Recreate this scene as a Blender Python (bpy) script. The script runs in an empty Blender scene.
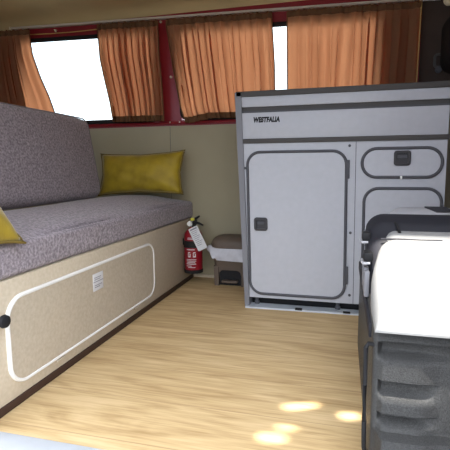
import bpy, bmesh, math, random
from mathutils import Vector, Matrix
random.seed(4)
S = bpy.context.scene
C = S.collection
PI = math.pi

# ------------------------------------------------------------------ materials
def mat(name, col, rough=0.6, metal=0.0, var=0.0, vscale=8.0, bump=0.0, bscale=200.0, stretch=(1, 1, 1),
        col2=None, spec=0.4, sheen=0.0, detail=4.0):
    m = bpy.data.materials.new(name); m.use_nodes = True
    nt = m.node_tree; n = nt.nodes; b = n['Principled BSDF']
    b.inputs['Base Color'].default_value = (*col, 1)
    b.inputs['Roughness'].default_value = rough
    b.inputs['Metallic'].default_value = metal
    b.inputs['Specular IOR Level'].default_value = spec
    if sheen:
        b.inputs['Sheen Weight'].default_value = sheen
        b.inputs['Sheen Roughness'].default_value = 0.4
    tc = n.new('ShaderNodeTexCoord'); mp = n.new('ShaderNodeMapping')
    mp.inputs['Scale'].default_value = stretch
    nt.links.new(tc.outputs['Object'], mp.inputs['Vector'])
    if var > 0 or col2:
        no = n.new('ShaderNodeTexNoise'); no.inputs['Scale'].default_value = vscale
        no.inputs['Detail'].default_value = detail
        nt.links.new(mp.outputs[0], no.inputs['Vector'])
        rp = n.new('ShaderNodeValToRGB')
        c2 = col2 if col2 else tuple(max(0, c * (1 - var)) for c in col)
        rp.color_ramp.elements[0].position = 0.3; rp.color_ramp.elements[1].position = 0.7
        rp.color_ramp.elements[0].color = (*c2, 1); rp.color_ramp.elements[1].color = (*col, 1)
        nt.links.new(no.outputs['Fac'], rp.inputs['Fac'])
        nt.links.new(rp.outputs['Color'], b.inputs['Base Color'])
    if bump > 0:
        nb = n.new('ShaderNodeTexNoise'); nb.inputs['Scale'].default_value = bscale
        nb.inputs['Detail'].default_value = 2
        nt.links.new(tc.outputs['Object'], nb.inputs['Vector'])
        bp = n.new('ShaderNodeBump'); bp.inputs['Strength'].default_value = bump
        bp.inputs['Distance'].default_value = 0.004
        nt.links.new(nb.outputs['Fac'], bp.inputs['Height'])
        nt.links.new(bp.outputs[0], b.inputs['Normal'])
    return m

def wood_floor():
    m = bpy.data.materials.new('oak_laminate'); m.use_nodes = True
    nt = m.node_tree; n = nt.nodes; L = nt.links.new; b = n['Principled BSDF']
    tc = n.new('ShaderNodeTexCoord')
    br = n.new('ShaderNodeTexBrick')
    br.inputs['Scale'].default_value = 1.0
    br.inputs['Brick Width'].default_value = 2.6; br.inputs['Row Height'].default_value = 0.19
    br.inputs['Mortar Size'].default_value = 0.0012; br.offset = 0.37
    br.inputs['Color1'].default_value = (0.0, 0, 0, 1); br.inputs['Color2'].default_value = (1, 1, 1, 1)
    br.inputs['Mortar'].default_value = (0.5, 0.5, 0.5, 1)
    sh = n.new('ShaderNodeMapping'); sh.inputs['Location'].default_value = (1.18, 0.06, 0)
    L(tc.outputs['Object'], sh.inputs['Vector']); L(sh.outputs[0], br.inputs['Vector'])
    # every plank shifts its grain
    ma = n.new('ShaderNodeVectorMath'); ma.operation = 'MULTIPLY_ADD'
    ma.inputs[1].default_value = (3.7, 1.9, 2.3)
    L(br.outputs['Color'], ma.inputs[0]); L(tc.outputs['Object'], ma.inputs[2])
    mp = n.new('ShaderNodeMapping'); mp.inputs['Scale'].default_value = (1.1, 8, 1)
    L(ma.outputs[0], mp.inputs['Vector'])
    w = n.new('ShaderNodeTexNoise'); w.inputs['Scale'].default_value = 2.2; w.inputs['Detail'].default_value = 5
    w.inputs['Roughness'].default_value = 0.55; w.inputs['Distortion'].default_value = 1.3
    L(mp.outputs[0], w.inputs['Vector'])
    mp2 = n.new('ShaderNodeMapping'); mp2.inputs['Scale'].default_value = (4, 90, 1)
    L(ma.outputs[0], mp2.inputs['Vector'])
    fi = n.new('ShaderNodeTexNoise'); fi.inputs['Scale'].default_value = 1.6; fi.inputs['Detail'].default_value = 6
    L(mp2.outputs[0], fi.inputs['Vector'])
    mx = n.new('ShaderNodeMath'); mx.operation = 'MULTIPLY_ADD'; mx.inputs[1].default_value = 0.45
    L(fi.outputs['Fac'], mx.inputs[0])
    m2 = n.new('ShaderNodeMath'); m2.operation = 'MULTIPLY'; m2.inputs[1].default_value = 0.6
    L(w.outputs['Fac'], m2.inputs[0]); L(m2.outputs[0], mx.inputs[2])
    rp = n.new('ShaderNodeValToRGB'); e = rp.color_ramp.elements
    e[0].position = 0.36; e[0].color = (0.36, 0.235, 0.11, 1)
    e[1].position = 0.68; e[1].color = (0.62, 0.455, 0.255, 1)
    k = e.new(0.52); k.color = (0.51, 0.36, 0.185, 1)
    L(mx.outputs[0], rp.inputs['Fac'])
    mm = n.new('ShaderNodeMixRGB'); mm.inputs['Color2'].default_value = (0.26, 0.16, 0.08, 1)
    mf = n.new('ShaderNodeMath'); mf.operation = 'MULTIPLY'; mf.inputs[1].default_value = 0.6
    L(br.outputs['Fac'], mf.inputs[0]); L(mf.outputs[0], mm.inputs['Fac'])
    L(rp.outputs[0], mm.inputs['Color1'])
    L(mm.outputs[0], b.inputs['Base Color'])
    b.inputs['Roughness'].default_value = 0.55; b.inputs['Specular IOR Level'].default_value = 0.15
    return m

def curtain_mat(name, col, tcol):
    m = bpy.data.materials.new(name); m.use_nodes = True
    nt = m.node_tree; n = nt.nodes; L = nt.links.new
    for x in list(n): n.remove(x)
    o = n.new('ShaderNodeOutputMaterial'); d = n.new('ShaderNodeBsdfDiffuse'); t = n.new('ShaderNodeBsdfTranslucent')
    tc = n.new('ShaderNodeTexCoord'); mp = n.new('ShaderNodeMapping'); mp.inputs['Scale'].default_value = (220, 220, 60)
    no = n.new('ShaderNodeTexNoise'); no.inputs['Scale'].default_value = 1.0
    L(tc.outputs['Object'], mp.inputs['Vector']); L(mp.outputs[0], no.inputs['Vector'])
    rp = n.new('ShaderNodeValToRGB')
    rp.color_ramp.elements[0].color = (*[c * .8 for c in col], 1); rp.color_ramp.elements[1].color = (*col, 1)
    L(no.outputs['Fac'], rp.inputs['Fac']); L(rp.outputs[0], d.inputs['Color'])
    t.inputs['Color'].default_value = (*tcol, 1)
    mx = n.new('ShaderNodeMixShader'); mx.inputs[0].default_value = 0.55
    L(d.outputs[0], mx.inputs[1]); L(t.outputs[0], mx.inputs[2]); L(mx.outputs[0], o.inputs['Surface'])
    return m

def glass_mat():
    m = bpy.data.materials.new('window_glass'); m.use_nodes = True
    nt = m.node_tree; n = nt.nodes; L = nt.links.new
    for x in list(n): n.remove(x)
    o = n.new('ShaderNodeOutputMaterial'); t = n.new('ShaderNodeBsdfTransparent'); g = n.new('ShaderNodeBsdfGlossy')
    t.inputs['Color'].default_value = (0.93, 0.96, 0.95, 1); g.inputs['Roughness'].default_value = 0.02
    f = n.new('ShaderNodeFresnel'); f.inputs['IOR'].default_value = 1.45
    mx = n.new('ShaderNodeMixShader')
    L(f.outputs[0], mx.inputs[0]); L(t.outputs[0], mx.inputs[1]); L(g.outputs[0], mx.inputs[2]); L(mx.outputs[0], o.inputs['Surface'])
    return m

M = dict(
    floor=wood_floor(),
    wall=mat('beige_wall_vinyl', (0.33, 0.29, 0.195), 0.75, var=0.08, vscale=5, bump=0.08, bscale=300),
    headliner=mat('olive_headliner', (0.56, 0.43, 0.225), 0.8, var=0.12, vscale=4, bump=0.1, bscale=260),
    red=mat('burgundy_paint', (0.22, 0.012, 0.02), 0.35, var=0.15, vscale=6),
    darkbrown=mat('dark_brown_trim', (0.06, 0.043, 0.036), 0.8, spec=0.15, var=0.2, vscale=9, bump=0.1),
    rubber=mat('black_rubber', (0.02, 0.018, 0.018), 0.6, spec=0.12),
    alu=mat('pale_aluminium', (0.62, 0.63, 0.65), 0.38, 0.7, var=0.08, vscale=30, stretch=(1, 20, 20)),
    sill=mat('painted_sill_metal', (0.58, 0.62, 0.68), 0.4, 0.3, var=0.06, vscale=25),
    rail=mat('cream_rail', (0.50, 0.45, 0.38), 0.5),
    glass=glass_mat(),
    curtain=curtain_mat('rust_curtain_cloth', (0.31, 0.18, 0.105), (0.92, 0.36, 0.165)),
    hem=curtain_mat('curtain_hem_cloth', (0.28, 0.15, 0.08), (0.22, 0.09, 0.04)),
    gold=mat('gold_edging', (0.50, 0.30, 0.10), 0.6),
    velvet=mat('grey_velvet', (0.40, 0.35, 0.385), 0.85, col2=(0.15, 0.13, 0.148), vscale=120, bump=0.5, bscale=220, sheen=0.2, detail=10, spec=0.15),
    piping=mat('grey_piping', (0.20, 0.18, 0.20), 0.8),
    yellow=mat('mustard_velvet', (0.39, 0.275, 0.015), 0.6, col2=(0.25, 0.17, 0.009), vscale=14, bump=0.2, bscale=160, sheen=0.3),
    yellowpipe=mat('mustard_piping', (0.16, 0.11, 0.02), 0.8),
    panel=mat('beige_bench_panel', (0.54, 0.46, 0.35), 0.6, col2=(0.47, 0.395, 0.295), vscale=90, bump=0.12, bscale=240),
    flap=mat('beige_flap_panel', (0.50, 0.43, 0.335), 0.65, col2=(0.43, 0.365, 0.28), vscale=90, bump=0.15, bscale=240),
    white=mat('white_plastic', (0.78, 0.77, 0.75), 0.45),
    paper=mat('white_paper', (0.62, 0.62, 0.64), 0.7),
    ink=mat('grey_ink', (0.22, 0.22, 0.26), 0.7),
    black=mat('black_plastic', (0.018, 0.018, 0.02), 0.45, spec=0.12),
    brownskirt=mat('dark_brown_skirting', (0.05, 0.028, 0.02), 0.5, spec=0.12),
    cab=mat('grey_laminate', (0.435, 0.44, 0.48), 0.42, var=0.05, vscale=40),
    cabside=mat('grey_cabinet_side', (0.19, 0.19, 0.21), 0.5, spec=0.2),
    cabedge=mat('dark_grey_edging', (0.075, 0.07, 0.068), 0.55, spec=0.12),
    trimgrey=mat('grey_door_trim', (0.085, 0.085, 0.095), 0.55, spec=0.12),
    latch=mat('charcoal_latch', (0.06, 0.058, 0.062), 0.4, spec=0.12),
    shade_and_catch=mat('black_shade_and_catch', (0.02, 0.02, 0.022), 0.6, spec=0.12),  # near-black stands in for shade in gaps; also colours the catches
    extred=mat('extinguisher_red', (0.24, 0.007, 0.016), 0.3),
    lever=mat('black_lever', (0.02, 0.02, 0.02), 0.35, spec=0.12),
    gauge=mat('yellow_gauge', (0.65, 0.6, 0.05), 0.4),
    bin=mat('taupe_bin_plastic', (0.12, 0.09, 0.07), 0.5, spec=0.25, var=0.08, vscale=12),
    bag=mat('white_bag_film', (0.60, 0.60, 0.66), 0.4, var=0.2, vscale=30),
    case=mat('grey_textured_plastic', (0.06, 0.06, 0.06), 0.40, col2=(0.018, 0.018, 0.018), spec=0.28, vscale=500, bump=0.5, bscale=520, detail=2),
    lid=mat('light_grey_case_lid', (0.25, 0.25, 0.25), 0.4, var=0.05, vscale=60, bump=0.12, bscale=160),
    casedark=mat('dark_slate_plastic', (0.022, 0.022, 0.028), 0.55, spec=0.15, var=0.1, vscale=40),
    casegrey=mat('mid_grey_plastic', (0.42, 0.42, 0.45), 0.4, var=0.05, vscale=40),
    seat=mat('black_seat_cloth', (0.02, 0.018, 0.018), 0.9, spec=0.1, var=0.2, vscale=40, bump=0.2),
    cream=mat('cream_plastic', (0.7, 0.6, 0.42), 0.5),
    outside=mat('pale_paving', (0.09, 0.088, 0.08), 0.85, var=0.15, vscale=2),
)

# ------------------------------------------------------------------ helpers
def link(name, bm, m, parent=None, smooth=30):
    me = bpy.data.meshes.new(name)
    bmesh.ops.remove_doubles(bm, verts=bm.verts, dist=1e-6)
    bmesh.ops.recalc_face_normals(bm, faces=bm.faces)
    if parent:
        r = parent
        off = Vector((0, 0, 0))
        while r: off += r.location; r = r.parent
        bmesh.ops.translate(bm, verts=bm.verts, vec=-off)
    bm.to_mesh(me); bm.free()
    me.materials.append(m)
    if smooth:
        me.shade_smooth(); me.set_sharp_from_angle(angle=math.radians(smooth))
    o = bpy.data.objects.new(name, me); C.objects.link(o)
    if parent: o.parent = parent
    return o

def thing(name, label, cat, loc, group=None):
    o = bpy.data.objects.new(name, None); C.objects.link(o)
    o.location = loc; o.empty_display_size = 0.05
    o['label'] = label; o['category'] = cat
    if group: o['group'] = group
    return o

def tag(o, label, cat, group=None):
    o['label'] = label; o['category'] = cat
    if group: o['group'] = group
    return o

def struct(name, bm, m, parent=None, smooth=30):
    o = link(name, bm, m, parent, smooth)
    if not parent: o['kind'] = 'structure'
    return o

def box(bm, x0, x1, y0, y1, z0, z1, bev=0.0, seg=2):
    r = bmesh.ops.create_cube(bm, size=1.0)
    vs = r['verts']
    for v in vs:
        v.co = Vector(((x0 + x1) / 2 + v.co.x * (x1 - x0), (y0 + y1) / 2 + v.co.y * (y1 - y0), (z0 + z1) / 2 + v.co.z * (z1 - z0)))
    if bev:
        es = list({e for v in vs for e in v.link_edges})
        bmesh.ops.bevel(bm, geom=es, offset=bev, segments=seg, profile=0.5, affect='EDGES')
    return bm

def B(*a, **k): return box(bmesh.new(), *a, **k)

def rrect(a0, a1, b0, b1, r, seg=8):
    pts = []
    for cx, cy, s in ((a1 - r, b1 - r, 0), (a0 + r, b1 - r, 1), (a0 + r, b0 + r, 2), (a1 - r, b0 + r, 3)):
        for i in range(seg + 1):
            t = (s + i / seg) * PI / 2
            pts.append((cx + r * math.cos(t), cy + r * math.sin(t)))
    return pts

def prism(bm, pts, fn0, fn1):
    """closed prism between outline mapped by fn0 and fn1"""
    a = [bm.verts.new(fn0(p)) for p in pts]; b = [bm.verts.new(fn1(p)) for p in pts]
    n = len(pts)
    bm.faces.new(a); bm.faces.new(b)
    for i in range(n):
        bm.faces.new((a[i], a[(i + 1) % n], b[(i + 1) % n], b[i]))
    return bm

def sweep_loop(bm, path, prof, frame):
    """closed path of points, closed profile (u outward, w depth); frame(p, outward) -> Vector"""
    n = len(path); rows = []
    for i in range(n):
        p = Vector(path[i]); q = Vector(path[(i + 1) % n]); o = Vector(path[i - 1])
        t = (q - o).normalized() if (q - o).length > 1e-9 else Vector((1, 0))
        nr = Vector((t.y, -t.x))
        rows.append([bm.verts.new(frame(p + nr * u, w)) for u, w in prof])
    k = len(prof)
    for i in range(n):
        for j in range(k):
            bm.faces.new((rows[i][j], rows[(i + 1) % n][j], rows[(i + 1) % n][(j + 1) % k], rows[i][(j + 1) % k]))
    return bm

def tube(bm, pts, r, seg=8, cap=True):
    pts = [Vector(p) for p in pts]; rows = []
    up = Vector((0, 0, 1))
    for i, p in enumerate(pts):
        t = (pts[min(i + 1, len(pts) - 1)] - pts[max(i - 1, 0)]).normalized()
        a = t.cross(up)
        if a.length < 1e-3: a = t.cross(Vector((0, 1, 0)))
        a.normalize(); b = a.cross(t)
        rr = r[i] if isinstance(r, (list, tuple)) else r
        rows.append([bm.verts.new(p + (a * math.cos(2 * PI * j / seg) + b * math.sin(2 * PI * j / seg)) * rr) for j in range(seg)])
    for i in range(len(rows) - 1):
        for j in range(seg):
            bm.faces.new((rows[i][j], rows[i][(j + 1) % seg], rows[i + 1][(j + 1) % seg], rows[i + 1][j]))
    if cap:
        bm.faces.new(rows[0]); bm.faces.new(rows[-1])
    return bm

def lathe(bm, prof, c, seg=28, ax='z'):
    rows = []
    for r, h in prof:
        ring = []
        for j in range(seg):
            a = 2 * PI * j / seg
            if ax == 'z': v = (c[0] + r * math.cos(a), c[1] + r * math.sin(a), c[2] + h)
            elif ax == 'y': v = (c[0] + r * math.cos(a), c[1] + h, c[2] + r * math.sin(a))
            else: v = (c[0] + h, c[1] + r * math.cos(a), c[2] + r * math.sin(a))
            ring.append(bm.verts.new(v))
        rows.append(ring)
    for i in range(len(rows) - 1):
        for j in range(seg):
            bm.faces.new((rows[i][j], rows[i][(j + 1) % seg], rows[i + 1][(j + 1) % seg], rows[i + 1][j]))
    bm.faces.new(rows[0]); bm.faces.new(rows[-1])
    return bm

def rounded_box(h, r, nx=10, ny=10, nz=4, fn=None):
    """soft box centred on 0, half sizes h, radius r, surface grid; fn deforms points"""
    def coords(hh, n):
        i = hh - r
        e = [r * math.tan(math.radians(d)) for d in (11, 22, 34, 45)]
        return [-i - t for t in reversed(e)] + [-i + 2 * i * k / n for k in range(n + 1)] + [i + t for t in e]
    xs, ys, zs = coords(h[0], nx), coords(h[1], ny), coords(h[2], nz)
    bm = bmesh.new(); cache = {}
    def V(x, y, z):
        key = (round(x, 6), round(y, 6), round(z, 6))
        if key not in cache:
            p = Vector((x, y, z))
            q = Vector([max(-(h[k] - r), min(h[k] - r, p[k])) for k in range(3)])
            d = p - q
            p = q + d.normalized() * r if d.length > 1e-9 else p
            if fn: p = fn(p)
            cache[key] = bm.verts.new(p)
        return cache[key]
    def sheet(A, Bq, mk):
        for i in range(len(A) - 1):
            for j in range(len(Bq) - 1):
                bm.faces.new([mk(A[i], Bq[j]), mk(A[i + 1], Bq[j]), mk(A[i + 1], Bq[j + 1]), mk(A[i], Bq[j + 1])])
    for s in (0, -1):
        sheet(xs, ys, lambda a, b: V(a, b, zs[s]))
        sheet(xs, zs, lambda a, b: V(a, ys[s], b))
        sheet(ys, zs, lambda a, b: V(xs[s], a, b))
    return bm

def sm(a, b, x):
    t = max(0.0, min(1.0, (x - a) / (b - a))); return t * t * (3 - 2 * t)

def lerp_tab(tab, x):
    if x <= tab[0][0]: return tab[0][1]
    for (a, u), (b, v) in zip(tab, tab[1:]):
        if x <= b: return u + (v - u) * (x - a) / (b - a)
    return tab[-1][1]

# ------------------------------------------------------------------ the setting
YW = 2.47            # window wall
RX = lambda x: 1.4605 - 0.0257 * x          # the curtain rail sags towards the cab

f = bmesh.new(); box(f, -2.35, 1.6, 0.80, YW + .03, -0.03, 0.0); struct('floor', f, M['floor'], smooth=0)

struct('trim_1', B(-2.3, 1.5, 0.70, 0.846, -0.05, 0.004, bev=0.003), M['sill'])      # door sill strip
b = bmesh.new(); lathe(b, [(0.0035, 0), (0.0035, 0.0016), (0.001, 0.002)], (-0.577, .80, 0.004), 12)
struct('trim_2', b, M['rubber'])

# window wall: lower panel
struct('wall_back', B(-2.35, 1.6, YW, YW + .03, 0, 0.895), M['wall'], smooth=0)
b = bmesh.new(); box(b, -0.9915, -0.9895, YW - .0012, YW + .001, 0.02, 0.89); struct('trim_3', b, M['cabedge'])
struct('baseboard_back', B(-2.35, 1.6, YW - .006, YW + .002, 0, 0.018, bev=.002), M['panel'])

# red sheet metal with two window openings
W = ((-1.955, -1.065), (-0.915, 0.17))
ztop = lambda x: 1.404 - 0.023 * x
b = bmesh.new()
def quadbox(bm, x0, x1, za0, za1, zb0, zb1, y0, y1):
    vs = [bm.verts.new(p) for p in ((x0, y0, za0), (x1, y0, zb0), (x1, y0, zb1), (x0, y0, za1),
                                    (x0, y1, za0), (x1, y1, zb0), (x1, y1, zb1), (x0, y1, za1))]
    for q in ((0, 1, 2, 3), (4, 5, 6, 7), (0, 1, 5, 4), (1, 2, 6, 5), (2, 3, 7, 6), (3, 0, 4, 7)):
        bm.faces.new([vs[i] for i in q])
quadbox(b, -2.35, .35, .895, .926, .895, .926, YW - .004, YW + .03)
quadbox(b, -2.35, .35, ztop(-2.35), 1.60, ztop(.35), 1.60, YW - .004, YW + .03)
for x0, x1 in ((-2.35, W[0][0]), (W[0][1], W[1][0]), (W[1][1], .35)):
    quadbox(b, x0, x1, .926, ztop(x0), .926, ztop(x1), YW - .004, YW + .03)
wf = struct('wall_back_upper', b, M['red'], smooth=0)
b = bmesh.new(); tube(b, [(-2.35, YW - .006, .911), (.35, YW - .006, .911)], .010, 10); struct('trim_4', b, M['red'])
k = 0
for (sx, sz) in ((-.975, 1.17), (-.985, .914), (-.925, .914), (-1.03, 1.478)):
    b = bmesh.new(); lathe(b, [(.007, 0.0), (.007, -.008), (.004, -.0125)], (sx, YW - .0035, sz), 14, 'y')
    struct('screw_cap', b, M['rail'], wf)
for i, (x0, x1) in enumerate(W):
    # rubber seal ring round the pane
    b = bmesh.new()
    pts = rrect(x0, x1, .927, 1.40, .04, 6)
    pts = [(x, z if z < 1.2 else z + (ztop(x) - 1.402)) for x, z in pts]
    sweep_loop(b, pts, [(-.017, 0), (.006, 0), (.006, -.012), (-.006, -.016), (-.017, -.010)],
               lambda p, w: Vector((p.x, YW - .004 + w, p.y)))
    w = struct('window_%d' % (i + 1), b, M['rubber'])
    b = bmesh.new(); prism(b, pts, lambda p: (p[0], YW - .003, p[1]), lambda p: (p[0], YW + .001, p[1]))
    struct('pane', b, M['glass'], w, smooth=0)

# dark brown trim beside the cab
struct('wall_back_trim', B(.35, 1.6, YW - .01, YW + .03, .895, 1.6), M['darkbrown'], smooth=0)

# ceiling with its cove, plus unseen openings added for sun on case and floor
b = bmesh.new()
prof = [(YW + .01, 1.50), (YW - .004, 1.515), (YW - .02, 1.533), (YW - .05, 1.549), (YW - .09, 1.557), (YW - .14, 1.56), (1.62, 1.56)]
XS = [-2.35, 1.6]
rows = [[b.verts.new((x, y, z)) for x in XS] for y, z in prof]
for i in range(len(prof) - 1):
    b.faces.new((rows[i][0], rows[i][1], rows[i + 1][1], rows[i + 1][0]))
SUN = Vector((-0.02, -0.10, 1.0))
def up(x, y, z): t = (1.56 - z) / SUN.z; return (x + SUN.x * t, y + SUN.y * t)
hx0, hy0 = up(.076, .985, .36); hx1, hy1 = up(.66, 1.245, .465); hy0 = .765  # added ceiling opening, traced from the case lid back along the sun
spot_holes = []
for (x, y, rx, ry, a) in ((-.100, 1.152, .052, .016, .42), (-.155, .990, .034, .019, .15), (.030, 1.135, .026, .018, .3), (-.125, 1.040, .026, .009, .1)):  # unseen ceiling holes added to cast the sun spots on the floor
    X, Y = up(x, y, 0); spot_holes.append((X, Y, rx, ry, a))
cellh = {}
def flat(x0, x1, y0, y1):
    b.faces.new([b.verts.new(p) for p in ((x0, y0, 1.56), (x1, y0, 1.56), (x1, y1, 1.56), (x0, y1, 1.56))])
def holed(x0, x1, y0, y1, hole):
    N = 24; cx, cy, rx, ry, a = hole
    out, inn = [], []
    for i in range(N):
        t = 2 * PI * i / N + PI / 4
        c, s = math.cos(t), math.sin(t); m_ = max(abs(c), abs(s))
        u, v = c / m_, s / m_
        out.append(b.verts.new(((x0 + x1) / 2 + u * (x1 - x0) / 2, (y0 + y1) / 2 + v * (y1 - y0) / 2, 1.56)))
        ex, ey = rx * c * (1 + .18 * math.sin(3 * t + 1)), ry * s * (1 + .2 * math.cos(2 * t))
        inn.append(b.verts.new((cx + ex * math.cos(a) - ey * math.sin(a), cy + ex * math.sin(a) + ey * math.cos(a), 1.56)))
    for i in range(N):
        b.faces.new((out[i], out[(i + 1) % N], inn[(i + 1) % N], inn[i]))
# rows of cells: added sun opening for the case at right, floor-spot holes at left
flat(-2.35, 1.6, hy1, 1.62); flat(-2.35, hx0, .42, hy0); flat(hx0, 1.6, .60, hy0)  # unseen roof edge extended outward to shade the sill and near floor
flat(-2.35, -.30, hy0, hy1); flat(hx1, 1.6, hy0, hy1)
VX = -.066
ya, yb, yc, yd = (spot_holes[1][1] + .0235), spot_holes[3][1] + .015, spot_holes[2][1] - .04, max(spot_holes[0][1], spot_holes[2][1]) + .045
flat(-.30, hx0, yd, hy1)
holed(-.30, VX, hy0, ya, spot_holes[1]); holed(-.30, VX, ya, yb, spot_holes[3])
holed(-.30, VX, yb, yd, spot_holes[0])
flat(VX, hx0, hy0, yc)
holed(VX, hx0, yc, yd, spot_holes[2])
struct('ceiling', b, M['headliner'])
b = bmesh.new(); box(b, -.951, -.949, 1.2, YW - .13, 1.5585, 1.5602); struct('trim_5', b, M['cabedge'])
# rim of the unseen sun opening added above the case
b = bmesh.new(); pts = rrect(hx0 - .002, hx1 + .002, hy0 - .002, hy1 + .002, .01, 3)
sweep_loop(b, pts, [(.0, 0), (.02, 0), (.02, .012), (.0, .012)], lambda p, w: Vector((p.x, p.y, 1.562 + w)))
struct('trim_6', b, M['rubber'])

# ends of the van and the door side (the camera looks in through the sliding door)
struct('wall_left', B(-2.40, -2.35, .70, YW, 0, 1.6), M['wall'], smooth=0)
b = bmesh.new(); box(b, 1.6, 1.65, .70, YW, 0, 1.08); box(b, 1.6, 1.65, .70, YW, 1.24, 1.6)  # gap in the unseen end wall added to let light in
struct('wall_right', b, M['darkbrown'], smooth=0)
b = bmesh.new(); box(b, -2.35, -1.05, .70, .76, 0, .85); box(b, -2.35, -1.05, .70, .76, 1.40, 1.6)
box(b, -1.30, -1.05, .70, .76, .85, 1.40); box(b, .30, 1.6, .70, .76, 0, 1.6); box(b, -1.05, .30, .70, .76, 1.48, 1.6)
wfr = struct('wall_front', b, M['red'], smooth=0)

# paving outside
struct('ground', B(-12, 12, -12, 14, -.5, -.45), M['outside'], smooth=0)

# ------------------------------------------------------------------ curtain rail, wire, curtains
t = thing('curtain_rail', 'long pale curtain rail along the top of the window wall', 'curtain rail', (-.85, YW, 1.49))
b = bmesh.new()
for x0, x1 in ((-2.028, .343),):
    quadbox(b, x0, x1, RX(x0) + .001, RX(x0) + .013, RX(x1) + .001, RX(x1) + .013, YW - .032, YW - .003)
bmesh.ops.bevel(b, geom=list(b.edges), offset=.003, segments=2, affect='EDGES')
link('rail', b, M['rail'], t)
for x in (-2.026, .341):
    link('end_cap', B(x - .006, x + .006, YW - .035, YW - .003, RX(x) - .007, RX(x) + .015, bev=.002), M['cream'], t)
b = bmesh.new(); tube(b, [(.345, YW - .02, 1.452), (.40, YW - .02, 1.449), (.43, YW - .012, 1.450)], .0035, 8); link('rod_end', b, M['alu'], t)

t = thing('curtain_wire', 'thin coppery curtain wire stretched across the top of the left window', 'wire', (-1.67, YW - .018, 1.47))
b = bmesh.new(); tube(b, [(-1.945 + .55 * i / 12, YW - .020, 1.477 - .010 * i / 12 - .006 * math.sin(PI * i / 12)) for i in range(13)], .003, 8)
link('wire', b, M['gold'], t)
b = bmesh.new(); tube(b, [(-1.715, YW - .004, 1.488), (-1.715, YW - .024, 1.486), (-1.705, YW - .024, 1.474)], .004, 8)
link('hook', b, M['cream'], t)

def curtain(name_label, ledge, redge, zt, zb, folds, amp, seed, dens=((0, 1), (1, 1)), shift=0.0, hem=True):
    """ledge/redge: tables z->x ; zt/zb functions of u for top and bottom height"""
    rnd = random.Random(seed)
    NU, NV = folds * 10, 44
    ph = [rnd.uniform(-.9, .9) for _ in range(folds + 3)]
    am = [rnd.uniform(.55, 1.25) for _ in range(folds + 3)]
    drift = [rnd.uniform(-.35, .35) for _ in range(folds + 3)]
    x0 = lerp_tab(ledge, zt(0)); x1 = lerp_tab(redge, zt(1))
    t = thing('curtain', name_label, 'curtain', ((x0 + x1) / 2, YW - .03, zb(.5)), 'rust curtains on the window wall')
    sc = (YW - .056) / YW
    def P(u, v):
        z = zt(u) + (zb(u) - zt(u)) * v
        a, c = lerp_tab(ledge, z), lerp_tab(redge, z)
        k = u * folds; i = int(k)
        q = k - i
        g = lambda arr: arr[i] * (1 - q) + arr[i + 1] * q
        uu = u + (g(drift) / folds) * v * min(1, 6 * u, 6 * (1 - u))
        ang = 2 * PI * k + g(ph) * (0.6 + v)
        A = amp * g(am) * (0.45 + .75 * sm(0, .35, v) - .2 * sm(.7, 1, v))
        y = A * math.sin(ang) + A * .28 * math.sin(2.3 * ang + 1.3 * v + seed)
        # gathered heading above the wire
        gat = (1 - sm(.03, .16, v))
        y += .0035 * gat * math.sin(2 * PI * k * 3.1 + seed)
        fine = .0011 * sm(.1, .5, v) * math.sin(7 * u * folds + 9 * v + 2 * math.sin(5 * v))
        pinch = -.010 * math.exp(-((v - .045) / .02) ** 2)
        y += fine
        y *= (1 + pinch * 20)
        lam = (c - a) / folds
        x = a + (c - a) * uu + lam * .21 * lerp_tab(dens, u) * (.3 + .7 * sm(.02, .2, v)) * math.sin(2 * ang) * min(1, 8 * u, 8 * (1 - u))
        y *= .55 + .45 * lerp_tab(dens, u)
        z += .003 * math.sin(ang) * sm(.85, 1, v) + .0025 * math.sin(2 * PI * k * 2.7) * (1 - sm(0, .05, v))
        return Vector((x * sc, YW - .056 + shift + y, .65 + (z - .65) * sc))
    def sheet(v0, v1, nv, off, thick):
        bm = bmesh.new(); gr = []
        for s in (0, 1):
            gr.append([[bm.verts.new(P(i / NU, v0 + (v1 - v0) * j / nv) + Vector((0, off + s * thick, 0))) for i in range(NU + 1)] for j in range(nv + 1)])
        for s in (0, 1):
            for j in range(nv):
                for i in range(NU):
                    bm.faces.new((gr[s][j][i], gr[s][j][i + 1], gr[s][j + 1][i + 1], gr[s][j + 1][i]))
        for j in range(nv):
            for i in (0, NU):
                bm.faces.new((gr[0][j][i], gr[1][j][i], gr[1][j + 1][i], gr[0][j + 1][i]))
        for i in range(NU):
            for j in (0, nv):
                bm.faces.new((gr[0][j][i], gr[1][j][i], gr[1][j][i + 1], gr[0][j][i + 1]))
        return bm
    # single cloth layer (real thickness is below a millimetre)
    bm = bmesh.new()
    g = [[bm.verts.new(P(i / NU, j / NV)) for i in range(NU + 1)] for j in range(NV + 1)]
    for j in range(NV):
        for i in range(NU):
            bm.faces.new((g[j][i], g[j][i + 1], g[j + 1][i + 1], g[j + 1][i]))
    link('cloth', bm, M['curtain'], t, 180)
    link('heading', sheet(-.012, .045, 4, -.003, .0055), M['hem'], t, 180)
    if hem: link('hem', sheet(.945, 1.004, 4, -.0025, .005), M['hem'], t, 180)
    def edge(u):
        bm = bmesh.new(); tube(bm, [P(u, j / 30) for j in range(31)], .0032, 6); return bm
    link('side_seam', edge(0), M['hem'], t); 
    return t, edge

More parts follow.
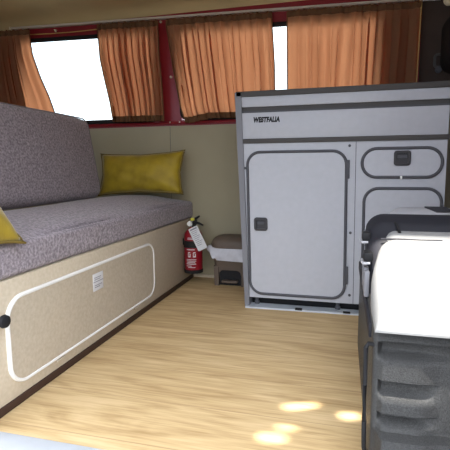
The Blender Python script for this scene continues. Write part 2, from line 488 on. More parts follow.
zl = lambda x: RX(x) - .003
t, e = curtain('leftmost rust curtain, its right edge flaring out above the sofa backrest',
    [(.9, -2.21), (1.5, -2.2)], [(1.00, -1.755), (1.10, -1.79), (1.22, -1.845), (1.36, -1.895), (1.50, -1.915)],
    lambda u: zl(-2.2 + .28 * u) , lambda u: .965, 6, .020, 3, ((0, 1), (.5, 1), (.7, .3), (1, .3)))
link('side_seam', e(1), M['hem'], t)
t, e = curtain('rust curtain covering the right part of the left window, beside the red pillar',
    [(.93, -1.355), (1.05, -1.372), (1.2, -1.405), (1.3, -1.425), (1.46, -1.437)], [(.93, -1.025), (1.1, -1.03), (1.3, -1.045), (1.46, -1.05)],
    lambda u: zl(-1.44 + .4 * u), lambda u: .932 - .004 * u, 10, .022, 11, ((0, .4), (.1, .9), (.3, 1.3), (.8, 1.3), (1, .6)))
link('side_seam', e(1), M['hem'], t)
t, e = curtain('rust curtain just right of the red pillar, slanting inwards, above the wall by the bin',
    [(.92, -.90), (1.0, -.928), (1.2, -.965), (1.45, -1.0)], [(.92, -.372), (1.2, -.378), (1.45, -.395)],
    lambda u: zl(-1.0 + .6 * u), lambda u: .912 + .022 * sm(.05, .3, u) - .004 * u, 9, .022, 23, ((0, .6), (.15, 1.1), (.4, 1.0), (.5, .5), (1, .6)))
link('side_seam', e(1), M['hem'], t)
t, e = curtain('rightmost rust curtain behind the grey cabinet, with a gold right edge',
    [(.92, -.305), (1.45, -.313)], [(.92, .335), (1.1, .340), (1.46, .347)],
    lambda u: zl(-.31 + .66 * u), lambda u: .93, 9, .021, 37, ((0, .35), (.5, .3), (.62, .8), (.7, 1.2), (1, 1.2)))
link('side_seam', e(1), M['gold'], t)

# ------------------------------------------------------------------ sofa bench
XB = -.860
t = thing('bench_base', 'long beige bench base with a white framed flap, under the grey seat cushion', 'bench', (-1.18, 1.65, 0))
b = bmesh.new(); box(b, -1.50, XB, .78, 2.452, .022, .357, bev=.002); link('box_panel', b, M['panel'], t)
link('skirting_strip', B(-1.49, XB + .005, .85, 2.456, 0, .024, bev=.002), M['brownskirt'], t)
fr = rrect(.945, 1.888, .060, .306, .062, 8)
b = bmesh.new(); prism(b, fr, lambda p: (XB - .002, p[0], p[1]), lambda p: (XB + .006, p[0], p[1]))
door = link('flap_door', b, M['flap'], t)
b = bmesh.new()
sweep_loop(b, fr, [(-.007, 0), (.004, 0), (.004, .005), (.001, .009), (-.004, .009), (-.007, .005)], lambda p, w: Vector((XB + w, p.x, p.y)))
link('frame', b, M['white'], door)
for y in (1.16, 1.70):
    link('hinge', B(XB + .001, XB + .008, y - .022, y + .022, .046, .054, bev=.002), M['flap'], door)
b = bmesh.new(); lathe(b, [(.007, 0), (.007, .012), (.0155, .014), (.018, .020), (.016, .027), (.008, .030)], (XB + .005, .912, .262), 20, 'x')
link('knob', b, M['black'], door)
st = link('sticker', B(XB + .006, XB + .0072, 1.362, 1.430, .213, .276, bev=.0004), M['paper'], door)
b = bmesh.new()
for i, (y0, y1, z) in enumerate(((1.363, 1.429, .246), (1.37, 1.415, .261), (1.37, 1.41, .254), (1.37, 1.42, .233), (1.37, 1.405, .226))):
    box(b, XB + .0070, XB + .0077, y0, y1, z - .0012, z + .0012)
link('printed_lines', b, M['ink'], st)

t = thing('seat_cushion', 'long grey velvet seat cushion lying on the beige bench base', 'cushion', (-1.16, 1.66, .353))
HX, HY, HZ = .298, .85, .0525
cx, cy, cz = -1.156, 1.632, .411
def crown(p):
    u = (p.x + HX) / (2 * HX); v = (p.y + HY) / (2 * HY)
    q = p.copy()
    if p.z > 0:
        s = (p.z / HZ)
        q.z += s * (.034 * sm(1.0, .55, u) * sm(.12, .36, u) * sm(0, .05, v) * sm(1, .95, v) - .010 * sm(.9, 1.0, u) + .004 * math.sin(9 * v + 3 * u) * math.sin(PI * u))
    if u > .97: q.x += .003 * math.sin(14 * v) - .004
    return q
b = rounded_box((HX, HY, HZ), .018, 10, 26, 3, crown); bmesh.ops.translate(b, verts=b.verts, vec=(cx, cy, cz))
link('cover', b, M['velvet'], t, 180)
def front_seam(z, xo):
    bm = bmesh.new(); y0, y1, x = .81, 2.455, XB + .002 + xo
    tube(bm, [(x - .006, y0 + (y1 - y0) * i / 40, z) for i in range(41)], .0035, 6); return bm
link('piping', front_seam(.4475, -.0075), M['piping'], t)

t = thing('back_cushion', 'tall grey velvet backrest cushion leaning at the rear of the sofa bench', 'cushion', (-1.36, 1.5, .47))
b = rounded_box((.075, .68, .222), .05, 3, 22, 12, lambda p: p + Vector((.012 * math.cos(p.y / .65 * PI / 2) * math.cos(p.z / .24 * PI / 2) * (1 if p.x > 0 else 0), 0,
      -.010 * sm(.45, .65, abs(p.y)) * (1 if p.z > 0 else 0))))
Rm = Matrix.Rotation(math.radians(-9.5), 4, 'Y')
bmesh.ops.transform(b, matrix=Matrix.Translation((-1.392, 1.525, .704)) @ Rm, verts=b.verts)
link('cover', b, M['velvet'], t, 180)
def bp(y, z, s=1): return (Matrix.Translation((-1.392, 1.525, .704)) @ Rm) @ Vector((.062 * s, y, z))
b = bmesh.new()
pp = [bp(.667, -.17), bp(.667, .155)] + [bp(.617 + .05 * math.cos(a), .157 + .05 * math.sin(a)) for a in (.3, .7, 1.1, 1.5)] + [bp(y, .209) for y in (.4, .1, -.2, -.6)]
tube(b, pp, .0035, 6); link('piping', b, M['piping'], t)

def pillow_bm(w, h, d, ear=.12, n=26):
    """soft cushion in local XZ, thickness along Y"""
    bm = bmesh.new(); F, K = [], []
    def pt(u, v, s):
        th = ((1 - abs(u) ** 2.6) * (1 - abs(v) ** 2.6)) ** .55 if abs(u) < 1 and abs(v) < 1 else 0
        x = u * w * (1 - .07 * (1 - u * u) * 0 - .055 * (1 - v * v)) if False else u * w * (1 - .06 * (1 - abs(v)) ** 1 * abs(u))
        z = v * h * (1 - .10 * (1 - abs(u)) * abs(v))
        k = (abs(u) * abs(v)) ** 6
        x += math.copysign(ear * w * .35 * k, u); z += math.copysign(ear * h * .5 * k, v)
        wr = .006 * math.sin(8 * u + 3 * v) * math.sin(6 * v) * th
        return Vector((x, s * (d * th) + wr, z))
    for s, lst in ((1, F), (-1, K)):
        for j in range(n + 1):
            lst.append([bm.verts.new(pt(-1 + 2 * i / n, -1 + 2 * j / n, s)) for i in range(n + 1)])
        for j in range(n):
            for i in range(n):
                bm.faces.new((lst[j][i], lst[j][i + 1], lst[j + 1][i + 1], lst[j + 1][i]))
    rim = [pt(-1 + 2 * i / n, -1, 0) for i in range(n)] + [pt(1, -1 + 2 * i / n, 0) for i in range(n)] + [pt(1 - 2 * i / n, 1, 0) for i in range(n)] + [pt(-1, 1 - 2 * i / n, 0) for i in range(n)]
    pb = bmesh.new(); tube(pb, rim + [rim[0]], .0045, 6, cap=False)
    return bm, pb

def pillow(label, mtx, w, h, d, ear=.12):
    t = thing('throw_pillow', label, 'pillow', mtx.translation, 'mustard velvet pillows on the sofa bench')
    a, p = pillow_bm(w, h, d, ear)
    for bm in (a, p): bmesh.ops.transform(bm, matrix=mtx, verts=bm.verts)
    link('cover', a, M['yellow'], t, 180); link('piping', p, M['yellowpipe'], t, 180)
pillow('mustard yellow velvet pillow propped at the far end of the sofa bench against the wall',
       Matrix.Translation((-1.128, 2.345, .622)) @ Matrix.Rotation(math.radians(-1.5), 4, 'Y') @ Matrix.Rotation(math.radians(-14), 4, 'X'), .255, .118, .062)
pillow('mustard yellow velvet pillow cut off at the left edge, near end of the sofa bench',
       Matrix.Translation((-.915, .828, .562)) @ Matrix.Rotation(math.radians(-37), 4, 'Y') @ Matrix.Rotation(math.radians(90), 4, 'Z'), .165, .125, .06, .2)

# ------------------------------------------------------------------ kitchen cabinet
YC = 1.985
CT = .985
t = thing('kitchen_cabinet', 'grey camper kitchen cabinet with rounded doors below the right window', 'cabinet', (-.03, 2.2, 0))
b = bmesh.new(); box(b, -.446, .402, YC, 2.365, .046, .775); link('body', b, M['cab'], t, 0)
# side panel, slightly tapering
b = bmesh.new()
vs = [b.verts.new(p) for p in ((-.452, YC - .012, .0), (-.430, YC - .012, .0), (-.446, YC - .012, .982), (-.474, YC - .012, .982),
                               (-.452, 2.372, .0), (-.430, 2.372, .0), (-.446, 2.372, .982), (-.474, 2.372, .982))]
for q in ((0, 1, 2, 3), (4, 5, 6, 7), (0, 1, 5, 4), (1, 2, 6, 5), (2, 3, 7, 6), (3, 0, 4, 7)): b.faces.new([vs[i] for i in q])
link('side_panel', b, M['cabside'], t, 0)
link('worktop', B(-.470, .404, YC - .012, 2.372, .962, .986, bev=.003), M['cabedge'], t)
link('upper_fascia', B(-.446, .402, YC - .004, 2.365, .918, .963, bev=.001), M['cab'], t)
link('dark_channel', B(-.446, .402, YC + .006, 2.365, .893, .919), M['cabedge'], t)
b = bmesh.new(); box(b, -.446, .402, YC - .002, YC + .012, .893, .900); link('channel_lip', b, M['trimgrey'], t)
hd = link('front_flap', B(-.446, .402, YC - .006, YC + .02, .778, .892, bev=.0015), M['cab'], t)
link('dark_strip', B(-.446, .408, YC - .010, YC + .01, .758, .778, bev=.003), M['cabedge'], t)
link('toe_shade_block', B(-.430, .395, YC + .06, 2.365, .0, .047), M['shade_and_catch'], t, 0)  # dark block painting the shade in the gap under the cabinet
link('divider_seam', B(.046, .0485, YC - .0012, YC + .001, .046, .757), M['trimgrey'], t, 0)
# plinth strip on the floor
b = bmesh.new()
quad = [(-.446, 1.955), (.402, 1.972), (.402, YC + .04), (-.446, YC + .04)]
prism(b, quad, lambda p: (p[0], p[1], .0005), lambda p: (p[0], p[1], .008))
pl = link('plinth_strip', b, M['sill'], t, 0)
for x in (-.195, .02):
    link('catch', B(x - .016, x + .016, 1.952 + .02 * (x + .446), 1.975, .006, .0135, bev=.001), M['shade_and_catch'], pl)
for x in (-.40, -.02, .30):
    b = bmesh.new(); lathe(b, [(.012, .0078), (.012, .020), (.008, .024), (.008, .0465)], (x, YC + .03, 0), 14); link('foot', b, M['trimgrey'], t)

def cab_door(name, x0, x1, z0, z1, r, tw, latch, hinges):
    pts = rrect(x0, x1, z0, z1, r, 9)
    b = bmesh.new(); prism(b, pts, lambda p: (p[0], YC + .001, p[1]), lambda p: (p[0], YC - .005, p[1]))
    d = link(name, b, M['cab'], t, 20)
    b = bmesh.new()
    sweep_loop(b, pts, [(-tw, 0), (.003, 0), (.003, .006), (-.001, .011), (-tw + .004, .011), (-tw, .006)], lambda p, w: Vector((p.x, YC - w, p.y)))
    link('trim', b, M['trimgrey'], d)
    if latch:
        x, z, w, h = latch
        bm = bmesh.new(); q = rrect(x - w / 2, x + w / 2, z - h / 2, z + h / 2, .012, 6)
        sweep_loop(bm, q, [(-.010, 0), (0, 0), (0, .008), (-.004, .012), (-.010, .012)], lambda p, w: Vector((p.x, YC - .004 - w, p.y)))
        prism(bm, rrect(x - w / 2 + .006, x + w / 2 - .006, z - h / 2 + .006, z + h / 2 - .006, .006, 4), lambda p: (p[0], YC - .004, p[1]), lambda p: (p[0], YC - .007, p[1]))
        la = link('latch', bm, M['latch'], d)
        bm = bmesh.new(); box(bm, x - w * .28, x + w * .28, YC - .0135, YC - .006, z - h * .05, z + h * .20, bev=.003)
        link('pull', bm, M['trimgrey'], la)
    for x, z in hinges:
        link('hinge', B(x - .006, x + .006, YC - .010, YC, z - .040, z + .040, bev=.002), M['trimgrey'], d)
    return d
cab_door('door', -.428, .012, .064, .722, .062, .0095, (-.368, .394, .062, .060), ((.0165, .640), (.0175, .175)))
ud = cab_door('upper_door', .070, .389, .603, .729, .062, .0095, (.232, .685, .066, .062), ())
cab_door('lower_door', .081, .394, .060, .562, .062, .0095, None, ())
b = bmesh.new(); box(b, .226, .234, YC - .0125, YC - .004, .598, .611, bev=.001); link('white_chip', b, M['white'], ud)
for i, (x, z) in enumerate(((.021, .740), (-.437, .648), (-.437, .085), (.030, .365), (.031, .085))):
    b = bmesh.new(); lathe(b, [(.006, 0), (.006, -.003), (.002, -.005)], (x, YC, z), 12, 'y'); link('screw_cap', b, M['trimgrey'], t)
# lettering on the front flap
cu = bpy.data.curves.new('lettering', 'FONT'); cu.body = 'WESTFALIA'; cu.size = .0295; cu.extrude = .0006; cu.offset = .0020
cu.align_x = 'LEFT'; cu.space_character = 1.08
tmp = bpy.data.objects.new('lettering_curve', cu); C.objects.link(tmp)
bpy.context.view_layer.update()
me = bpy.data.meshes.new_from_object(tmp.evaluated_get(bpy.context.evaluated_depsgraph_get()))
bpy.data.objects.remove(tmp); bpy.data.curves.remove(cu)
bm = bmesh.new(); bm.from_mesh(me); bpy.data.meshes.remove(me)
w = max(v.co.x for v in bm.verts) - min(v.co.x for v in bm.verts)
for v in bm.verts:
    x, y, z = v.co
    v.co = Vector((-.393 + x * (.120 / w) + y * .12, YC - .0064 - z, .8505 + y))
link('lettering', bm, M['ink'] if False else M['black'], hd, 0)

# the front leans in a little towards the floor on its left side
def kids(o):
    for c in o.children:
        yield c; yield from kids(c)
bpy.context.view_layer.update()
for o in kids(t):
    for v in o.data.vertices:
        X, Z = v.co.x + t.location.x, v.co.z
        v.co.x += .024 * (.74 - Z) * max(0, min(1, (.40 - X) / .85))

# ------------------------------------------------------------------ fire extinguisher at the bench end
ex, ey = -.803, 2.31
t = thing('fire_extinguisher', 'small red fire extinguisher with a white tag, beside the far bench end', 'fire extinguisher', (ex, ey, .07))
R = .051
b = bmesh.new(); lathe(b, [(.040, .072), (.049, .074), (R, .080), (R, .275), (.048, .290), (.038, .305), (.024, .316), (.018, .320), (.018, .326)], (ex, ey, 0), 32); link('cylinder', b, M['extred'], t, 40)
b = bmesh.new(); lathe(b, [(.044, .068), (.0525, .070), (.0530, .088), (.0515, .090)], (ex, ey, 0), 32); link('base_ring', b, M['lever'], t)
b = bmesh.new(); lathe(b, [(R, .214), (.0535, .215), (.0535, .252), (R, .253)], (ex, ey, 0), 32)
box(b, XB + .0005, ex - .045, ey - .02, ey + .02, .225, .262, bev=.003); link('wall_strap', b, M['lever'], t)
def wrap(bm, a0, a1, z0, z1, rr, th=.0006):
    n = max(2, int(abs(a1 - a0) / .08)); rows = []
    for i in range(n + 1):
        a = a0 + (a1 - a0) * i / n
        rows.append([bm.verts.new((ex + q * math.sin(a), ey - q * math.cos(a), z)) for q, z in ((rr, z0), (rr, z1), (rr + th, z1), (rr + th, z0))])
    for i in range(n):
        for j in range(4): bm.faces.new((rows[i][j], rows[i + 1][j], rows[i + 1][(j + 1) % 4], rows[i][(j + 1) % 4]))
    bm.faces.new(rows[0]); bm.faces.new(rows[-1])
for a0, a1, z0, z1 in ((-.45, .45, .203, .207), (-.5, .62, .148, .151), (-.5, .62, .140, .143), (-.4, .5, .132, .135), (-.5, .6, .123, .127),
                       (-.5, .1, .112, .115), (-.35, .5, .262, .2655), (-.3, .4, .269, .2715), (-.3, .5, .104, .107)):
    b = bmesh.new(); wrap(b, a0, a1, z0, z1, R + .0002); link('label_line', b, M['paper'], t)
for a in (-.15, .42):
    b = bmesh.new()
    wrap(b, a - .15, a + .15, .163, .169, R + .0002); wrap(b, a - .15, a - .08, .169, .188, R + .0002); wrap(b, a + .05, a + .15, .169, .182, R + .0002); wrap(b, a - .12, a + .13, .186, .191, R + .0002)
    link('label_symbol', b, M['paper'], t)
b = bmesh.new(); lathe(b, [(.017, .324), (.019, .328), (.019, .350), (.012, .358)], (ex, ey, 0), 18); box(b, ex - .014, ex + .022, ey - .012, ey + .012, .345, .366, bev=.003)
link('valve', b, M['lever'], t)
b = bmesh.new(); tube(b, [(ex - .01, ey, .362), (ex + .015, ey - .005, .372), (ex + .042, ey - .01, .388)], [.009, .008, .005], 8); link('top_lever', b, M['lever'], t)
b = bmesh.new(); tube(b, [(ex, ey, .350), (ex + .035, ey - .008, .349), (ex + .062, ey - .014, .338)], [.008, .007, .005], 8); link('carry_lever', b, M['lever'], t)
b = bmesh.new(); lathe(b, [(.015, 0), (.015, -.010), (.012, -.013)], (ex - .012, ey - .014, .345), 18, 'y'); g = link('pressure_gauge', b, M['white'], t)
b = bmesh.new(); box(b, ex - .006, ex + .014, ey - .026, ey - .010, .362, .377, bev=.004); link('safety_seal', b, M['gauge'], t)
b = bmesh.new(); tube(b, [(ex + .005, ey - .02, .360), (ex + .002, ey - .05, .345), (ex + .012, ey - .062, .333)], .0012, 6)
tg = link('tag_string', b, M['paper'], t)
Tm = Matrix.Translation((ex + .042, ey - .064, .266)) @ Matrix.Rotation(math.radians(-24), 4, 'Y').inverted() @ Matrix.Rotation(math.radians(-12), 4, 'X')
Tm = Matrix.Translation((ex + .048, ey - .064, .272)) @ Matrix.Rotation(math.radians(-26), 4, 'Y').inverted()
Tm = Matrix.Translation((ex + .048, ey - .064, .272)) @ Matrix.Rotation(math.radians(26), 4, 'Y')
Tm = Matrix.Translation((ex + .048, ey - .064, .272)) @ Matrix.Rotation(math.radians(-26), 4, 'Y')
b = bmesh.new(); prism(b, rrect(-.028, .028, -.066, .066, .006, 4), lambda p: (p[0], -.0006, p[1]), lambda p: (p[0], .0006, p[1])); bmesh.ops.transform(b, matrix=Tm, verts=b.verts)
tag_o = link('tag', b, M['paper'], t)
b = bmesh.new()
for i in range(9):
    z = .044 - i * .010; box(b, -.020, .020 - (i % 3) * .006, -.0010, -.0005, z - .0014, z + .0014)
box(b, -.021, .021, -.0010, -.0005, .052, .060)
bmesh.ops.transform(b, matrix=Tm, verts=b.verts); link('printed_lines', b, M['ink'], tag_o)

# ------------------------------------------------------------------ pedal bin
bx, by = -.592, 2.375
t = thing('pedal_bin', 'taupe plastic pedal bin with a white bag, between extinguisher and grey cabinet', 'bin', (bx, by, 0))
def tapered(bm, lev, r0=.03, arch=True, seg=6):
    rows = []
    for hx, hy, z in lev:
        rows.append([bm.verts.new((bx + x, by + y, z)) for x, y in rrect(-hx, hx, -hy, hy, min(r0, hx * .6, hy * .6), seg)])
    for i in range(len(rows) - 1):
        n = len(rows[i])
        for j in range(n): bm.faces.new((rows[i][j], rows[i][(j + 1) % n], rows[i + 1][(j + 1) % n], rows[i + 1][j]))
    bm.faces.new(rows[0]); bm.faces.new(rows[-1]); return bm
# pail: tapering tub standing on two side feet with the pedal arch between
b = bmesh.new()
tapered(b, [(.092, .072, .105), (.096, .076, .15), (.100, .080, .196)])
n = 14
fz = lambda u: .018 + .075 * math.sqrt(max(0, 1 - u * u))
for s in (1, -1):
    tapered_l = [(-.088, -.070), (-.063, -.070), (-.063, .070), (-.088, .070)]
    prism(b, [(x * s, y) for x, y in tapered_l], lambda p: (bx + p[0], by + p[1], .001), lambda p: (bx + p[0] * 1.045, by + p[1] * 1.03, .112))
outl = [(-.0635, .112), (-.0635, .060)] + [(-.0635 + .025 * (1 - math.cos(a)), .060 + .030 * math.sin(a)) for a in (.4, .8, 1.2, PI / 2)]
outl = outl + [(-x, z) for x, z in reversed(outl)]
prism(b, outl, lambda p: (bx + p[0], by - .0705, p[1]), lambda p: (bx + p[0], by - .055, p[1]))
link('pail', b, M['bin'], t)
b = bmesh.new(); box(b, bx - .0615, bx + .0615, by - .052, by + .065, .002, .100); link('arch_shade_block', b, M['shade_and_catch'], t, 0)  # dark block painting the shade inside the pedal arch
link('pedal', B(bx - .045, bx + .045, by - .085, by - .05, .020, .034, bev=.004), M['bin'], t)
b = bmesh.new(); tapered(b, [(.104, .088, .214), (.110, .096, .218), (.110, .096, .236), (.104, .090, .254), (.092, .076, .268), (.065, .05, .275), (.01, .01, .277)], .05)
lid = link('lid', b, M['bin'], t, 50)
b = bmesh.new(); tapered(b, [(.098, .078, .194), (.100, .080, .216)]); link('inner_rim', b, M['casedark'], t)
# bag film hanging over the rim, wavy lower edge
b = bmesh.new(); N = 72; rows = []
base = rrect(-.105, .105, -.085, .085, .035, 17)
N = len(base)
for j in range(7):
    v = j / 6; row = []
    for i, (x, y) in enumerate(base):
        a = 2 * PI * i / N
        left = sm(-.02, -.12, x)
        fl = 1 + .035 * math.sin(9 * a + 2) * v + .06 * v + .02 * math.sin(23 * a) * v
        zz = .213 - v * (.052 + .014 * math.sin(3 * a + .6) + .006 * math.sin(11 * a)) + .020 * left * (1 - v) * 0
        ear = math.exp(-((x + .105) / .03) ** 2 - ((y + .06) / .05) ** 2)
        row.append(b.verts.new((bx + x * fl - .028 * ear * math.sin(PI * min(1, v * .9 + .1)), by + y * fl, zz + .015 * ear)))
    rows.append(row)
for j in range(6):
    for i in range(N): b.faces.new((rows[j][i], rows[j][(i + 1) % N], rows[j + 1][(i + 1) % N], rows[j + 1][i]))
link('bin_bag', b, M['bag'], t, 180)

# ------------------------------------------------------------------ big plastic case in the doorway
XL, XR = .066, .66
t = thing('storage_case', 'large grey plastic storage case with ribbed front and sunlit white lid', 'storage case', (.36, 1.27, 0))
# shell with recessed grip grooves in the front
b = bmesh.new()
def groove(z, top, bot, ramp):
    return sm(top + .003, top - .001, z) * sm(bot - ramp, bot, z)
def fdisp(x, z):
    xe = min(x - XL, XR - x)
    win = sm(.010, .022, xe) * sm(.132, .085, xe)
    d = 0
    d = max(d, groove(z, .2935, .276, .020) * (.75 + .25 * win) * sm(.008, .02, xe))
    d = max(d, groove(z, .2165, .200, .026) * win)
    d = max(d, groove(z, .1520, .142, .018) * win)
    d = max(d, sm(.110, .1165, z) * 0)
    out = (.007 * sm(.274, .258, z) + .005 * sm(.198, .178, z) * 1) * win + .024 * sm(.121, .114, z) * sm(.004, .02, xe)
    out += .010 * sm(.322, .292, z) + .10 * max(0, .30 - z)
    out = max(out, .012 * sm(.274, .258, z) * (1 - win) * sm(.004, .02, xe) * sm(.1, .14, xe) * 0)
    edge = .016 * (1 - math.sqrt(max(0, 1 - (1 - min(1, xe / .018)) ** 2)))
    return .024 * d - out + edge
xs = sorted({XL + (XR - XL) * i / 60 for i in range(61)} | {XL + v for v in (.0015, .004, .008, .012, .016, .020, .026, .032, .110, .118, .124, .13)} | {XR - v for v in (.0015, .004, .008, .012, .016, .02, .026, .032, .11, .118, .13)})
zs = [.322 * i / 110 for i in range(111)]
g = [[b.verts.new((x, .926 + fdisp(x, z), z)) for x in xs] for z in zs]
for j in range(len(zs) - 1):
    for i in range(len(xs) - 1):
        b.faces.new((g[j][i], g[j][i + 1], g[j + 1][i + 1], g[j + 1][i]))
YB = 1.65
bk = [[b.verts.new((x, YB, z)) for x in (XL, XR)] for z in (0, .322)]
b.faces.new((bk[0][0], bk[0][1], bk[1][1], bk[1][0]))
b.faces.new([g[j][0] for j in range(len(zs))] + [bk[1][0], bk[0][0]])
b.faces.new([g[j][-1] for j in range(len(zs))] + [bk[1][1], bk[0][1]])
b.faces.new(g[0] + [bk[0][1], bk[0][0]])
b.faces.new(g[-1] + [bk[1][1], bk[1][0]])
link('shell', b, M['case'], t, 35)

def loft(stations, r, xl, xr, zb, inset=None):
    """stations (y, ztop); rounded upper corners of radius r"""
    bm = bmesh.new(); rows = []; xl0, xr0 = xl, xr
    for y, zt in stations:
        d = inset(y) if inset else 0
        xl, xr = xl0 + d, xr0 - d
        rr = min(r, max(.004, zt - zb - .001)); row = [(xl, zb)]
        for i in range(9):
            a = PI - i / 8 * PI / 2; row.append((xl + rr + rr * math.cos(a), zt - rr + rr * math.sin(a)))
        for i in range(9):
            a = PI / 2 - i / 8 * PI / 2; row.append((xr - rr + rr * math.cos(a), zt - rr + rr * math.sin(a)))
        row.append((xr, zb))
        rows.append([bm.verts.new((x, y, z)) for x, z in row])
    n = len(rows[0])
    for i in range(len(rows) - 1):
        for j in range(n): bm.faces.new((rows[i][j], rows[i][(j + 1) % n], rows[i + 1][(j + 1) % n], rows[i + 1][j]))
    bm.faces.new(rows[0]); bm.faces.new(rows[-1]); return bm
lidst = [(.897, .326), (.900, .332), (.908, .338), (.93, .350), (.97, .369), (1.03, .395), (1.09, .419), (1.14, .436), (1.18, .449), (1.21, .4575), (1.225, .459), (1.232, .455),
         (1.240, .456), (1.250, .466), (1.270, .474), (1.285, .476)]
lo = link('lid', loft(lidst, .045, XL + .002, XR - .002, .3215, lambda y: .030 * sm(1.05, 1.28, y)), M['lid'], t, 50)
b = bmesh.new()
tube(b, [(.10 + .05 * i, 1.232 + .004 * math.sin(i * 2.1), .4585) for i in range(4)], .003, 6)
link('lid_groove', b, M['casedark'], lo)
b = bmesh.new(); tube(b, [(.142, 1.295, .496), (.150, 1.262, .474)], .004, 6); link('strap_end', b, M['black'], lo)
bandst = [(1.18, .400), (1.22, .440), (1.26, .462), (1.283, .478), (1.29, .490), (1.31, .499), (1.335, .508), (1.352, .513), (1.36, .5135)]
link('hinge_band', loft(bandst, .05, XL, XR, .3215), M['casedark'], t, 50)
topst = [(1.358, .512), (1.37, .5135), (1.5, .513), (1.62, .511), (1.64, .503), (1.65, .47)]
tp = link('rear_top', loft(topst, .055, XL + .012, XR - .012, .3215, lambda y: .012 + .055 * sm(1.36, 1.62, y)), M['casegrey'], t, 50)
b = bmesh.new(); prism(b, [(.268, 1.625), (.335, 1.625), (.318, 1.43), (.27, 1.43)], lambda p: (p[0], p[1], .507), lambda p: (p[0], p[1], .5150)); link('dark_inset', b, M['casedark'], tp, 0)
# two latches on the left side with pale hasps
for y, z in ((1.295, .455), (1.18, .420)):
    la = link('latch', B(XL - .012, XL + .012, y - .022, y + .022, z - .010, z + .014, bev=.005), M['black'], t)
    b = bmesh.new(); tube(b, [(XL + .004, y - .027, z - .012), (XL - .012, y - .027, z - .013), (XL - .015, y - .018, z - .012), (XL - .015, y + .018, z - .012), (XL + .004, y + .024, z - .012)], .0034, 8)
    link('wire_loop', b, M['casegrey'], la)
for y, w in ((1.14, .02), (1.19, .028), (1.25, .02)):
    link('side_rib', B(XL - .010, XL + .003, y - w / 2, y + w / 2, .325, .392, bev=.004), M['cabside'], t)
link('side_rail', B(XL - .006, XL + .004, .96, 1.62, .285, .318, bev=.004), M['casedark'], t)
b = bmesh.new()
tube(b, [(XL + .004, .925, .285), (XL - .008, .922, .287), (XL - .0125, .920, .280), (XL - .0125, .915, .20), (XL - .0115, .915, .12), (XL - .0105, .918, .06), (XL - .008, .922, .045), (XL + .004, .925, .044)], .0048, 10)
link('carry_handle', b, M['black'], t)

# ------------------------------------------------------------------ cab things at the right edge
t = thing('front_seat', 'black front seat with rounded headrest behind the cabinet at right edge', 'seat', (.70, 2.2, 0))
b = rounded_box((.24, .19, .09), .05, 6, 6, 3); bmesh.ops.translate(b, verts=b.verts, vec=(.82, 2.225, .46)); link('seat_pad', b, M['seat'], t, 180)
b = rounded_box((.06, .20, .26), .045, 3, 6, 8); bmesh.ops.transform(b, matrix=Matrix.Translation((.60, 2.215, .77)) @ Matrix.Rotation(math.radians(-5), 4, 'Y'), verts=b.verts); link('backrest', b, M['seat'], t, 180)
b = rounded_box((.062, .125, .125), .055, 3, 5, 5); bmesh.ops.translate(b, verts=b.verts, vec=(.482, 2.25, 1.20)); link('headrest', b, M['seat'], t, 180)
for y in (2.19, 2.31):
    b = bmesh.new(); tube(b, [(.565, y, 1.00), (.50, y, 1.12)], .007, 8); link('headrest_post', b, M['alu'], t)
link('pedestal', B(.60, .92, 2.08, 2.37, 0, .38, bev=.01), M['black'], t)

t = thing('belt_guide', 'dark grey seat belt guide loop on the brown panel right of the curtains', 'belt guide', (.437, YW - .012, 1.16))
b = bmesh.new(); sweep_loop(b, rrect(.418, .454, 1.135, 1.195, .014, 5), [(-.006, 0), (.006, 0), (.006, .010), (-.006, .010)], lambda p, w: Vector((p.x, YW - .0095 - w, p.y))); link('loop', b, M['cabedge'], t)
b = bmesh.new(); lathe(b, [(.016, 0), (.016, -.010), (.008, -.016)], (.437, YW - .0095, 1.122), 18, 'y'); link('bolt_cover', b, M['trimgrey'], t)
b = bmesh.new(); lathe(b, [(.010, 0), (.010, -.02), (.020, -.024), (.024, -.036), (.018, -.046), (.006, -.05)], (.462, YW - .0095, 1.432), 22, 'y')
o = link('coat_knob', b, M['cream'])
tag(o, 'small round cream knob high on the brown panel in the top right corner', 'knob')

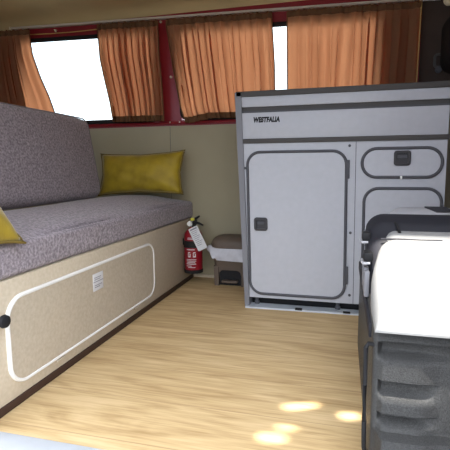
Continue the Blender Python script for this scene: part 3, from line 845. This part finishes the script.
# ------------------------------------------------------------------ light
wd = bpy.data.worlds.new('sky'); S.world = wd; wd.use_nodes = True
nt = wd.node_tree; bg = nt.nodes['Background']
tc = nt.nodes.new('ShaderNodeTexCoord'); no = nt.nodes.new('ShaderNodeTexNoise'); no.inputs['Scale'].default_value = 2.2; no.inputs['Detail'].default_value = 5
rp = nt.nodes.new('ShaderNodeValToRGB'); rp.color_ramp.elements[0].position = .40; rp.color_ramp.elements[1].position = .62
rp.color_ramp.elements[0].color = (.72, .86, 1.06, 1); rp.color_ramp.elements[1].color = (1.03, 1.02, 1.0, 1)
nt.links.new(tc.outputs['Generated'], no.inputs['Vector']); nt.links.new(no.outputs['Fac'], rp.inputs['Fac']); nt.links.new(rp.outputs[0], bg.inputs['Color'])
sx = nt.nodes.new('ShaderNodeSeparateXYZ'); nt.links.new(tc.outputs['Generated'], sx.inputs[0])
mr = nt.nodes.new('ShaderNodeMapRange'); mr.interpolation_type = 'SMOOTHSTEP'
mr.inputs['From Min'].default_value = .05; mr.inputs['From Max'].default_value = .75
mr.inputs['To Min'].default_value = 2.6; mr.inputs['To Max'].default_value = 6.3
nt.links.new(sx.outputs['Z'], mr.inputs['Value']); nt.links.new(mr.outputs[0], bg.inputs['Strength'])
sl = bpy.data.lights.new('sun', 'SUN'); sl.energy = 19; sl.angle = math.radians(1.4); sl.color = (1, .95, .86)
so = bpy.data.objects.new('sun', sl); C.objects.link(so)
so.rotation_euler = SUN.to_track_quat('Z', 'Y').to_euler(); so.location = (0, 0, 6)

# ------------------------------------------------------------------ camera
cd = bpy.data.cameras.new('camera'); cd.sensor_width = 36; cd.lens = 442 / 450 * 36; cd.clip_start = .02
co = bpy.data.objects.new('camera', cd); C.objects.link(co)
Rr = Matrix(((0.966, -0.026, 0.257), (0.258, 0.126, -0.958), (-0.007, 0.992, 0.128)))
q = Rr.to_quaternion(); q.normalize()
co.rotation_mode = 'QUATERNION'; co.rotation_quaternion = q; co.location = (0, 0, .65)
S.camera = co
S.view_settings.view_transform = 'Standard'; S.view_settings.look = 'None'
S.view_settings.exposure = 0.06; S.view_settings.gamma = 1.0; S.view_settings.use_curve_mapping = False
S.cycles.max_bounces = 10; S.cycles.diffuse_bounces = 6; S.cycles.transparent_max_bounces = 12
